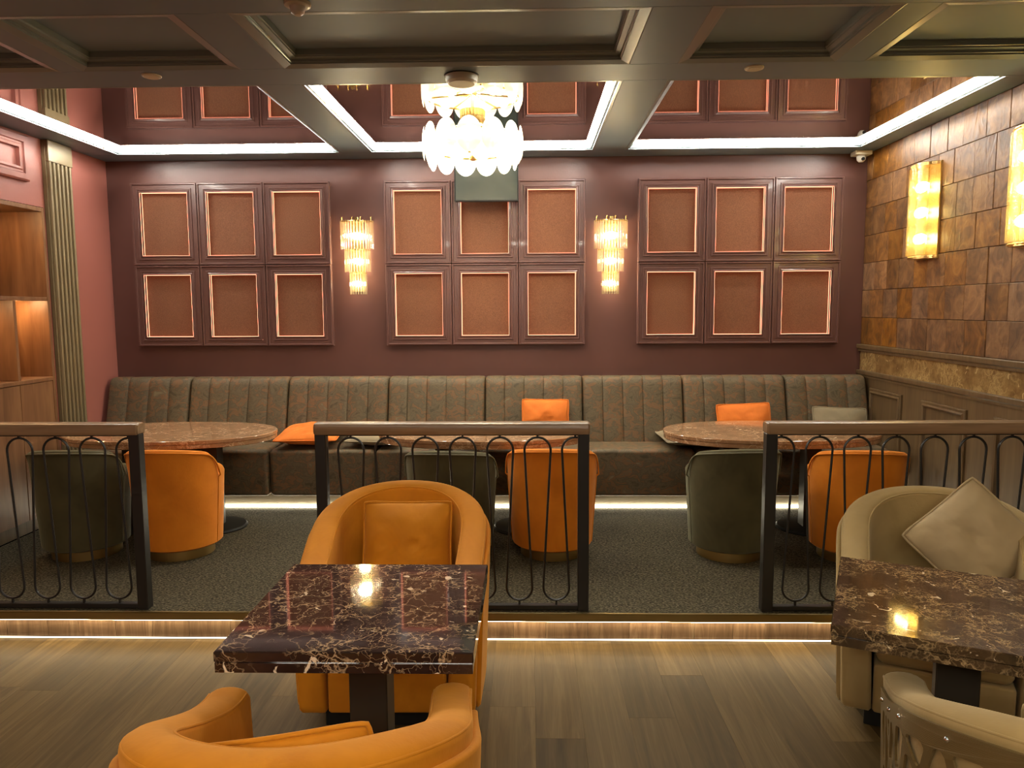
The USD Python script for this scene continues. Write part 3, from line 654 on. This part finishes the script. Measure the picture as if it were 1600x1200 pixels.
# ------------------------------------------------------------------ cushions
def pillow(w, h, t, seed=0, n=26, sag=.0, ear=.055):
    """cushion mesh in the xz plane, thickness along y; returns (body, piping)"""
    g = np.linspace(-1, 1, n); U, V = np.meshgrid(g, g, indexing='ij')
    def outline(u, v):
        k = 1-ear*((1-np.abs(v)**2.2)*(np.abs(u)**3)); l = 1-ear*((1-np.abs(u)**2.2)*(np.abs(v)**3))
        c = 1-.055*np.abs(u*v)**5
        return u*k*c*w/2, v*l*c*h/2
    X, Z = outline(U, V)
    prof = np.clip(1-np.abs(U)**2.3, 0, 1)**.8*np.clip(1-np.abs(V)**2.3, 0, 1)**.8
    pts = np.stack([U*2.1+seed*7.3, V*2.1, np.zeros_like(U)+seed], -1)
    wr_ = meshkit.fbm(pts, 3, seed)-.5
    rid = np.abs(meshkit.noise(np.stack([U*1.5+seed, V*4.0, np.zeros_like(U)+3.], -1), seed+9)-.5)
    T = t/2*prof*(1+.55*wr_)-.09*t*prof*np.exp(-(rid/.05)**2)*(V < .1)
    v1 = np.stack([X, -T, Z], -1).reshape(-1, 3); v2 = np.stack([X, T*.9, Z], -1).reshape(-1, 3)
    f = []
    for i in range(n-1):
        for j in range(n-1):
            a, b, c, d = i*n+j, (i+1)*n+j, (i+1)*n+j+1, i*n+j+1
            f += [[a, b, c], [a, c, d]]
    f = np.array(f); m = trimesh.Trimesh(np.vstack([v1, v2]), np.vstack([f, f[:, ::-1]+n*n]), process=False)
    m.merge_vertices()
    k = np.linspace(-1, 1, 24)
    ring = np.vstack([np.c_[k, -np.ones(24)], np.c_[np.ones(24), k], np.c_[-k, np.ones(24)], np.c_[-np.ones(24), -k]])
    keep = np.r_[True, np.linalg.norm(np.diff(ring, axis=0), axis=1) > 1e-6]; ring = ring[keep][:-1]
    px, pz = outline(ring[:, 0], ring[:, 1])
    return m, tube(np.c_[px, np.zeros(len(px)), pz], .0055, 6, closed=True)
def cushion(label, m, loc, w, h, t, tilt=0., rz=0., roll=0., flat=False, seed=1, group=None, bend=0.):
    o = thing('cushion', label, 'cushion', loc, rz, group)
    b, p = pillow(w, h, t, seed)
    R = np.eye(4)
    R = rotm([1, 0, 0], -tilt) @ rotm([0, 1, 0], roll)
    part(part(o, 'cover', place(b, R), m, smooth=True), 'piping', place(p, R), m, smooth=True)
    return o
G1 = 'cushions on the banquette'
cushion('orange cushion lying flat on the banquette seat beside the left table', M['bright_orange'], (-1.62, 5.385, .682), .46, .44, .16, tilt=86, rz=4, seed=2, group=G1)
cushion('bright orange cushion upright on the banquette behind the middle table', M['bright_orange'], (.115, 5.475, .765), .36, .33, .14, tilt=17, rz=2, roll=1, seed=3, group=G1)
cushion('bright orange cushion upright on the banquette behind the right table', M['bright_orange'], (1.585, 5.475, .735), .40, .32, .13, tilt=20, rz=-5, roll=-3, seed=4, group=G1)
cushion('taupe cushion upright at the right end of the banquette', M['beige_grey'], (2.285, 5.47, .715), .40, .30, .13, tilt=22, rz=-3, roll=2, seed=5, group=G1)
cushion('taupe cushion lying flat on the banquette behind the middle railing', M['beige_grey'], (-1.13, 5.37, .664), .42, .36, .12, tilt=87, rz=-6, seed=6, group=G1)
cushion('dark taupe cushion lying flat on the banquette behind the left oval table', M['beige_grey'], (-2.44, 5.36, .66), .44, .36, .11, tilt=88, rz=3, seed=7, group=G1)
cushion('taupe cushion lying flat on the banquette under the right oval table edge', M['beige_grey'], (1.17, 5.35, .664), .46, .38, .12, tilt=87, rz=5, seed=8, group=G1)

# ------------------------------------------------------------------ oval tables on the platform
def superellipse(a, b, n, p):
    t = np.linspace(0, 2*PI, n, endpoint=False); c, s = np.cos(t), np.sin(t)
    return np.c_[np.sign(c)*np.abs(c)**(2/p)*a, np.sign(s)*np.abs(s)**(2/p)*b]
def slab(out, z0, z1, b=.004):
    rows_ = []
    for s, z in ((b, z0), (0, z0+b), (0, z1-b), (b, z1)):
        k = 1-s/np.abs(out).max(0); rows_.append(np.c_[out*k, np.full(len(out), z)])
    return loft(rows_)
def make_oval(loc, label):
    t = thing('oval_table', label, 'table', loc, 0, 'oval tables in front of the banquette')
    o = superellipse(.69, .405, 72, 2.2)
    part(t, 'table_top', slab(o, .627, .652), M['marble_wood'])
    part(t, 'table_top_layer', slab(o*.994, .600, .6268), M['marble_wood'])
    for s in (-.265, .265):
        part(t, 'leg', box(s-.052, s+.052, -.05, .05, .018, .60, .003), M['table_steel'], smooth=False)
        part(t, 'base_disc', lathe([(0, 0), (.205, 0), (.207, .008), (.195, .018), (0, .022)], 40, (s, 0)), M['black_gloss'])
        part(t, 'top_bracket', box(s-.052, s+.052, -.14, .14, .585, .6005, .002), M['table_steel'], smooth=False)
    return t
ov = make_oval((-2.378, 4.82, P), 'red brown marble oval table at the left behind the left railing')
copy(ov, (-.302, 4.82, P), 0, 'red brown marble oval table behind the middle railing')
copy(ov, (1.565, 4.82, P), 0, 'red brown marble oval table at the right in front of the taupe cushion')

# ------------------------------------------------------------------ swivel tub chairs
def ring_loft(a0, a1, n, rb, rt_, th, z0, ztf, shrink=True):
    rows_ = []
    for k, a in enumerate(np.linspace(a0, a1, n)):
        zt = ztf(a); d = np.array([math.sin(a), -math.cos(a)])
        R = lambda z: rb+(rt_-rb)*min(1, (z-z0)/.62)
        pts = [(R(z)+th/2, z) for z in np.linspace(z0+.01, zt-.03, 7)]
        pts = [(R(z0)+th/2-.012, z0)]+pts
        pts += [(R(zt)+th/2*math.cos(q), zt-.022+.022*math.sin(q)) for q in np.linspace(.25, PI-.25, 6)]
        pts += [(R(z)-th/2, z) for z in np.linspace(zt-.03, z0+.01, 5)]+[(R(z0)-th/2+.005, z0)]
        rows_.append([(r*d[0], r*d[1], z) for r, z in pts])
    return loft(rows_)
def make_tub(name, label, m, mp, loc, rz, group):
    t = thing(name, label, 'chair', loc, rz, group)       # back towards -y
    A = math.radians(82)
    ztf = lambda a: .672-.060*(abs(a)/A)**2-.11*max(0, (abs(a)-A*.70)/(A*.30))**2.6
    bs = part(t, 'back_shell', ring_loft(-A, A, 41, .210, .254, .046, .065, ztf), m, smooth=40)
    aa = np.linspace(-A, A, 50)
    rim = [((.252+.0235)*math.sin(a), -(.252+.0235)*math.cos(a), ztf(a)-.018) for a in aa]
    lo = [((.210+.023+.044*min(1, (z-.065)/.62))*math.sin(s*A), -(.210+.023+.044*min(1, (z-.065)/.62))*math.cos(s*A), z) for s in (-1,) for z in np.linspace(.08, ztf(A)-.03, 12)]
    hi = [(-p[0], p[1], p[2]) for p in lo][::-1]
    part(bs, 'piping', tube(lo+rim+hi, .0052, 6), mp, smooth=True)
    part(t, 'arm_shell', ring_loft(A+.02, 2*PI-A-.02, 41, .214, .250, .040, .065, lambda a: .46+.09*max(0, math.cos(min(a, 2*PI-a)-A))**6*1.), m, smooth=40)
    part(t, 'seat_pad', lathe([(0, .10), (.195, .10), (.205, .36), (.205, .40), (.19, .425), (.12, .435), (0, .437)], 40), m)
    part(t, 'base_ring', lathe([(.14, .001), (.188, .001), (.188, .068), (.14, .068)], 48), M['brass'], smooth=30, label='brushed brass swivel base ring')
    return t
GG, GO = 'olive tub chairs on the platform', 'orange tub chairs on the platform'
tg = make_tub('tub_chair', 'olive green velvet tub chair behind the left railing', M['green'], M['green_piping'], (-2.67, 4.30, P), 3, GG)
copy(tg, (-.455, 4.27, P), -4, 'olive green velvet tub chair at the middle oval table behind the railing', GG)
copy(tg, (1.175, 4.31, P), 4, 'olive green velvet tub chair by the post of the right railing', GG)
to = make_tub('tub_chair', 'orange velvet tub chair just right of the left railing post', M['rust'], M['rust'], (-2.10, 4.31, P), 0, GO)
copy(to, (.13, 4.33, P), -3, 'orange velvet tub chair at the right end of the middle railing', GO)
copy(to, (1.875, 4.27, P), -6, 'orange velvet tub chair seen through the right railing', GO)

# ------------------------------------------------------------------ railings
YR = 3.468; PITCHX = .1775
def make_rail(label, x0, x1, xa, posts):
    t = thing('railing', label, 'railing', (0, YR, P), 0, 'railings along the platform edge')
    hx0, hx1 = x0-(.028 if posts[0] else 0), x1+(.028 if posts[1] else 0)
    prof = [(.036, .862), (.040, .875), (.040, .900), (.034, .912), (.020, .918), (-.020, .918), (-.034, .912), (-.040, .900), (-.040, .875), (-.036, .862)]
    part(t, 'handrail', loft([[(x, y*s, .89+(z-.89)*s) for y, z in prof] for x, s in ((hx0, .82), (hx0+.008, 1), (hx1-.008, 1), (hx1, .82))]), M['rail_wood'])
    if posts[0]: part(t, 'post', box(x0-.026, x0+.026, -.026, .026, 0, .863, .003), M['black_metal'], smooth=False)
    if posts[1]: part(t, 'post', box(x1-.026, x1+.026, -.026, .026, 0, .863, .003), M['black_metal'], smooth=False)
    part(t, 'bottom_bar', box(x0, x1, -.018, .018, .004, .026, .002), M['black_metal'], smooth=False)
    part(t, 'top_bar', box(x0, x1, -.016, .016, .854, .8625, .001), M['black_metal'], smooth=False)
    R = .062; zt, zb = .843, .048
    lo, hi = x0+(.02 if posts[0] else 0), x1-(.02 if posts[1] else 0)
    k0 = int(math.floor((lo-xa)/PITCHX))-1; k1 = int(math.ceil((hi-xa)/PITCHX))+1
    for k in range(k0, k1+1):
        cx = xa+k*PITCHX; ux = [cx-PITCHX/2, cx+PITCHX/2]
        pts = [(ux[0]+R*math.sin(q), zb+R-R*math.cos(q)) for q in np.linspace(0, PI/2, 9)]
        pts += [(ux[0]+R+(cx-R-ux[0]-R)*s, zb+R+(zt-R-zb-R)*s) for s in np.linspace(.06, .94, 8)]
        pts += [(cx-R*math.cos(q), zt-R+R*math.sin(q)) for q in np.linspace(0, PI, 17)]
        pts += [(cx+R+(ux[1]-R-cx-R)*s, zt-R+(zb+R-zt+R)*s) for s in np.linspace(.06, .94, 8)]
        pts += [(ux[1]-R*math.cos(q), zb+R-R*math.sin(q)) for q in np.linspace(0, PI/2, 9)]
        pts = np.array(pts); ok = (pts[:, 0] > lo-.004) & (pts[:, 0] < hi+.004)
        idx = np.where(ok)[0]
        if len(idx) < 4: continue
        runs = np.split(idx, np.where(np.diff(idx) > 1)[0]+1)
        ms = [tube(np.c_[pts[r_, 0], np.zeros(len(r_)), pts[r_, 1]], .0055, 8) for r_ in runs if len(r_) > 2]
        if lo < cx < hi: ms.append(box(cx-.005, cx+.005, -.005, .005, zt-.002, .856, .001))
        if lo < ux[0] < hi: ms.append(box(ux[0]-.005, ux[0]+.005, -.005, .005, .024, zb+.002, .001))
        if ms: part(t, 'scroll_rod', cat_(ms), M['black_metal'], smooth=40)
    return t
make_rail('left black scroll railing with walnut handrail, ending beside the orange tub chair', XL+.02, -1.885, -1.922, (False, True))
make_rail('middle black scroll railing with walnut handrail behind the ochre armchair', -.992, .252, -.852, (True, True))
make_rail('right black scroll railing with walnut handrail running to the stone wall', 1.128, XR-.03, 1.178, (True, False))

# ------------------------------------------------------------------ square marble tables
def make_square(label, m, loc, rz, a, b):
    t = thing('marble_table', label, 'table', loc, rz)
    part(t, 'table_top', box(-a/2, a/2, -b/2, b/2, .721, .75, .003), m, smooth=False)
    part(t, 'table_top_layer', box(-a/2+.002, a/2-.002, -b/2+.002, b/2-.002, .694, .7202, .0008), m, smooth=False)
    part(t, 'pedestal', box(-.055, .055, -.055, .055, .012, .694, .004), M['table_steel'], smooth=False)
    part(t, 'base_plate', lathe([(0, 0), (.21, 0), (.212, .006), (.20, .012), (0, .014)], 40), M['black_gloss'])
    part(t, 'top_bracket', box(-.17, .17, -.17, .17, .684, .6945, .002), M['table_steel'], smooth=False)
    return t
make_square('square plum brown veined marble table between the two ochre armchairs', M['marble_dark'], (-.468, 2.080, 0), 0, .652, .640)
TA = -24.6
d1 = np.array([math.cos(math.radians(TA)), math.sin(math.radians(TA))]); d2 = np.array([-d1[1], d1[0]])
tc = np.array([.805, 1.937])+d1*.325+d2*.305
make_square('square brown flecked marble table between the beige armchairs', M['marble_brown'], (tc[0], tc[1], 0), TA, .65, .61)

# ------------------------------------------------------------------ barrel armchairs (front towards -y)
HW, YFR, Y0, RB, TH = .288, -.335, .02, .285, .105
def ztop(y):
    t = min(max((y+.30)/.62, 0), 1); return .600+.222*(.45*t+.55*t*t*(3-2*t))
def path(n=61):
    """plan line of the shell from the right arm tip round the back to the left one: points, normals, arc length"""
    pts = [(HW-.010+.010*float(sstep(YFR, Y0, y)), y) for y in np.linspace(YFR, Y0, 14)[:-1]]
    pts += [(HW*math.cos(q), Y0+RB*math.sin(q)) for q in np.linspace(0, PI, n-26)]
    pts += [(-x, y) for x, y in pts[:13][::-1]]
    p = np.array(pts); t = np.gradient(p, axis=0); t /= np.linalg.norm(t, axis=1, keepdims=True)
    nrm = np.c_[t[:, 1], -t[:, 0]]; s = np.r_[0, np.cumsum(np.linalg.norm(np.diff(p, axis=0), axis=1))]
    return p, nrm, s
def shell(z0, th, off, dz, flare, rnd=.03, s_in=None, inner_z=None):
    p, nrm, s = path(); rows_ = []
    idx = range(len(p))
    if s_in: idx = [i for i in idx if s_in <= s[i] <= s[-1]-s_in]
    for i in idx:
        zt = ztop(p[i, 1])-dz
        fl = lambda z: flare*np.clip((z-.08)/.6, 0, 1)
        o = [(off+th/2+fl(z), z) for z in np.linspace(z0+.012, zt-rnd, 7)]
        o = [(off+th/2-.012+fl(z0), z0)]+o
        o += [(off+fl(zt)+(th/2)*math.cos(q)*1., zt-rnd+rnd*math.sin(q)**.8) for q in np.linspace(.2, PI-.2, 9)]
        o += [(off-th/2+fl(z)*.9, z) for z in np.linspace(zt-rnd, z0+.012, 5)]+[(off-th/2+.01, z0)]
        rows_.append([(p[i, 0]+nrm[i, 0]*d, p[i, 1]+nrm[i, 1]*d, z) for d, z in o])
    R = np.array(rows_)
    # round the two tips
    def tip(r, dy):
        out = []
        for k, (sh, d) in enumerate(((.97, .010), (.90, .018), (.75, .024))):
            c = r.mean(0); q = c+(r-c)*np.array([sh, 1, .5+.5*sh]); q[:, 1] = r[:, 1]+dy*d; out.append(q)
        return out
    R = np.concatenate([np.array(tip(R[0], -1))[::-1], R, np.array(tip(R[-1], -1))])
    return loft(R)
def edge_line(off, dz, flare, z_in, s_in=0.):
    p, nrm, s = path(); out = []
    for i in range(len(p)):
        if s_in <= s[i] <= s[-1]-s_in:
            z = ztop(p[i, 1])-dz; d = off+flare
            out.append((p[i, 0]+nrm[i, 0]*d, p[i, 1]+nrm[i, 1]*d, z))
    return out
def armchair(label, m, loc, rz, group=None, fret=False):
    t = thing('armchair', label, 'armchair', loc, rz, group)
    sh = part(t, 'shell', shell(.085, TH, 0, 0, .022), m, smooth=50)
    if not fret:
        part(t, 'outer_panel', shell(.075, .022, TH/2+.006, .052, .024, .010, .05), m, smooth=50)
    for off in (TH/2-.004, -TH/2+.006):
        part(sh, 'piping', tube(edge_line(off, .018, .020 if off > 0 else .019, 0), .0042, 6), m, smooth=True)
    wi = HW-TH/2-.012
    part(t, 'seat_base', rbox(-wi, wi, YFR-.012, .25, .085, .272, .014, 2), m, smooth=40)
    part(t, 'seat_cushion', rbox(-wi+.004, wi-.004, YFR-.006, .19, .272, .42, .035, 3), m, smooth=50)
    part(t, 'plinth', cat_([box(-.25, .25, -.28, .20, .0, .09, .003)]), M['black_gloss'], smooth=False)
    if fret:
        p, nrm, s = path(200); Ltot = s[-1]
        sa, sb = .03, Ltot-.03
        zt_s = lambda q: ztop(np.interp(q, s, p[:, 1]))-.034
        qq = np.linspace(sa, sb, 120); z0 = .10
        outer = Polygon([(q, zt_s(q)) for q in qq]+[(sb, z0), (sa, z0)])
        rg = np.random.default_rng(11); seeds = []
        for _ in range(4000):
            c = np.array([rg.uniform(sa-.1, sb+.1), rg.uniform(z0-.1, .95)])
            if all(((c-o)*[1, .42]) @ ((c-o)*[1, .42]) > .056**2 for o in seeds): seeds.append(c)
        from scipy.spatial import Voronoi
        S = np.array(seeds)*[1, .42]; vo = Voronoi(S); holes = []
        inner = Polygon([(q, zt_s(q)-.026) for q in qq]+[(sb-.0, z0+.03), (sa+.0, z0+.03)]).buffer(-.014)
        for r_ in vo.point_region:
            reg = vo.regions[r_]
            if -1 in reg or len(reg) < 3: continue
            pg = Polygon(vo.vertices[reg]/[1, .42]).intersection(inner)
            if pg.is_empty or pg.geom_type != 'Polygon': continue
            h = pg.buffer(-.0085).buffer(-.012).buffer(.012)
            if h.geom_type == 'MultiPolygon': h = max(h.geoms, key=lambda g: g.area)
            if not h.is_empty and h.area > .0006: holes.append(h.simplify(.0015))
        pg = outer
        for h in holes: pg = pg.difference(h)
        if pg.geom_type == 'MultiPolygon': pg = max(pg.geoms, key=lambda g: g.area)
        ex = trimesh.creation.extrude_polygon(pg, .006, engine='earcut')
        v, f = trimesh.remesh.subdivide_to_size(ex.vertices, ex.faces, .03, 14)
        base = TH/2+.004
        def bend(v, extra=0.):
            q = np.clip(v[:, 0], 0, Ltot); X = np.interp(q, s, p[:, 0]); Y = np.interp(q, s, p[:, 1])
            NX = np.interp(q, s, nrm[:, 0]); NY = np.interp(q, s, nrm[:, 1]); nn = np.hypot(NX, NY)
            d = base+.022*np.clip((v[:, 1]-.08)/.6, 0, 1)+v[:, 2]+extra
            return np.c_[X+NX/nn*d, Y+NY/nn*d, v[:, 1]]
        fm = trimesh.Trimesh(bend(v), f, process=False)
        part(t, 'fretwork', fm, M['fret'], smooth=False, label='bronze cut-out fretwork wrapped round the back')
        for q in np.linspace(sa+.05, sb-.05, 11):
            c = bend(np.array([[q, zt_s(q)-.022, .007]]))[0]
            part(t, 'stud', place(trimesh.creation.icosphere(2, .0065), trimesh.transformations.translation_matrix(c)), M['chrome'])
    return t
GA = 'ochre velvet barrel armchairs at the plum marble table'
armchair('ochre velvet barrel armchair facing the camera behind the plum marble table', M['orange'], (-.545, 2.985, 0), 1, GA)
armchair('ochre velvet barrel armchair with its back to the camera in the foreground', M['orange'], (-.490, 1.545, 0), 183, GA)
cushion('ochre velvet cushion on the seat of the armchair facing the camera', M['orange'], (-.525, 3.075, .60), .39, .37, .20, tilt=14, rz=1, seed=12)
cushion('ochre velvet cushion leaning in the foreground armchair', M['orange'], (-.475, 1.395, .598), .37, .38, .15, tilt=12, rz=186, roll=7, seed=13)
rc = tc+d2*.905+d1*.02
armchair('beige barrel armchair behind the flecked marble table with a diamond cushion', M['beige'], (rc[0], rc[1], 0), TA, None)
cc = rc+d2*.06+d1*.09
cushion('beige square cushion standing on its corner in the far beige armchair', M['linen'], (cc[0]+.03, cc[1], .67), .375, .375, .17, tilt=20, rz=TA, roll=43, seed=14)
nc = np.array([1.209, 1.561])
armchair('beige armchair with bronze fretwork back at the bottom right corner', M['beige'], (nc[0], nc[1], 0), 180-17, None, fret=True)
cn = nc+np.array([.09, -.05])
cushion('beige cushion leaning in the fretwork armchair at the bottom right', M['beige'], (cn[0], cn[1], .60), .44, .40, .13, tilt=16, rz=180-17, roll=10, seed=15)
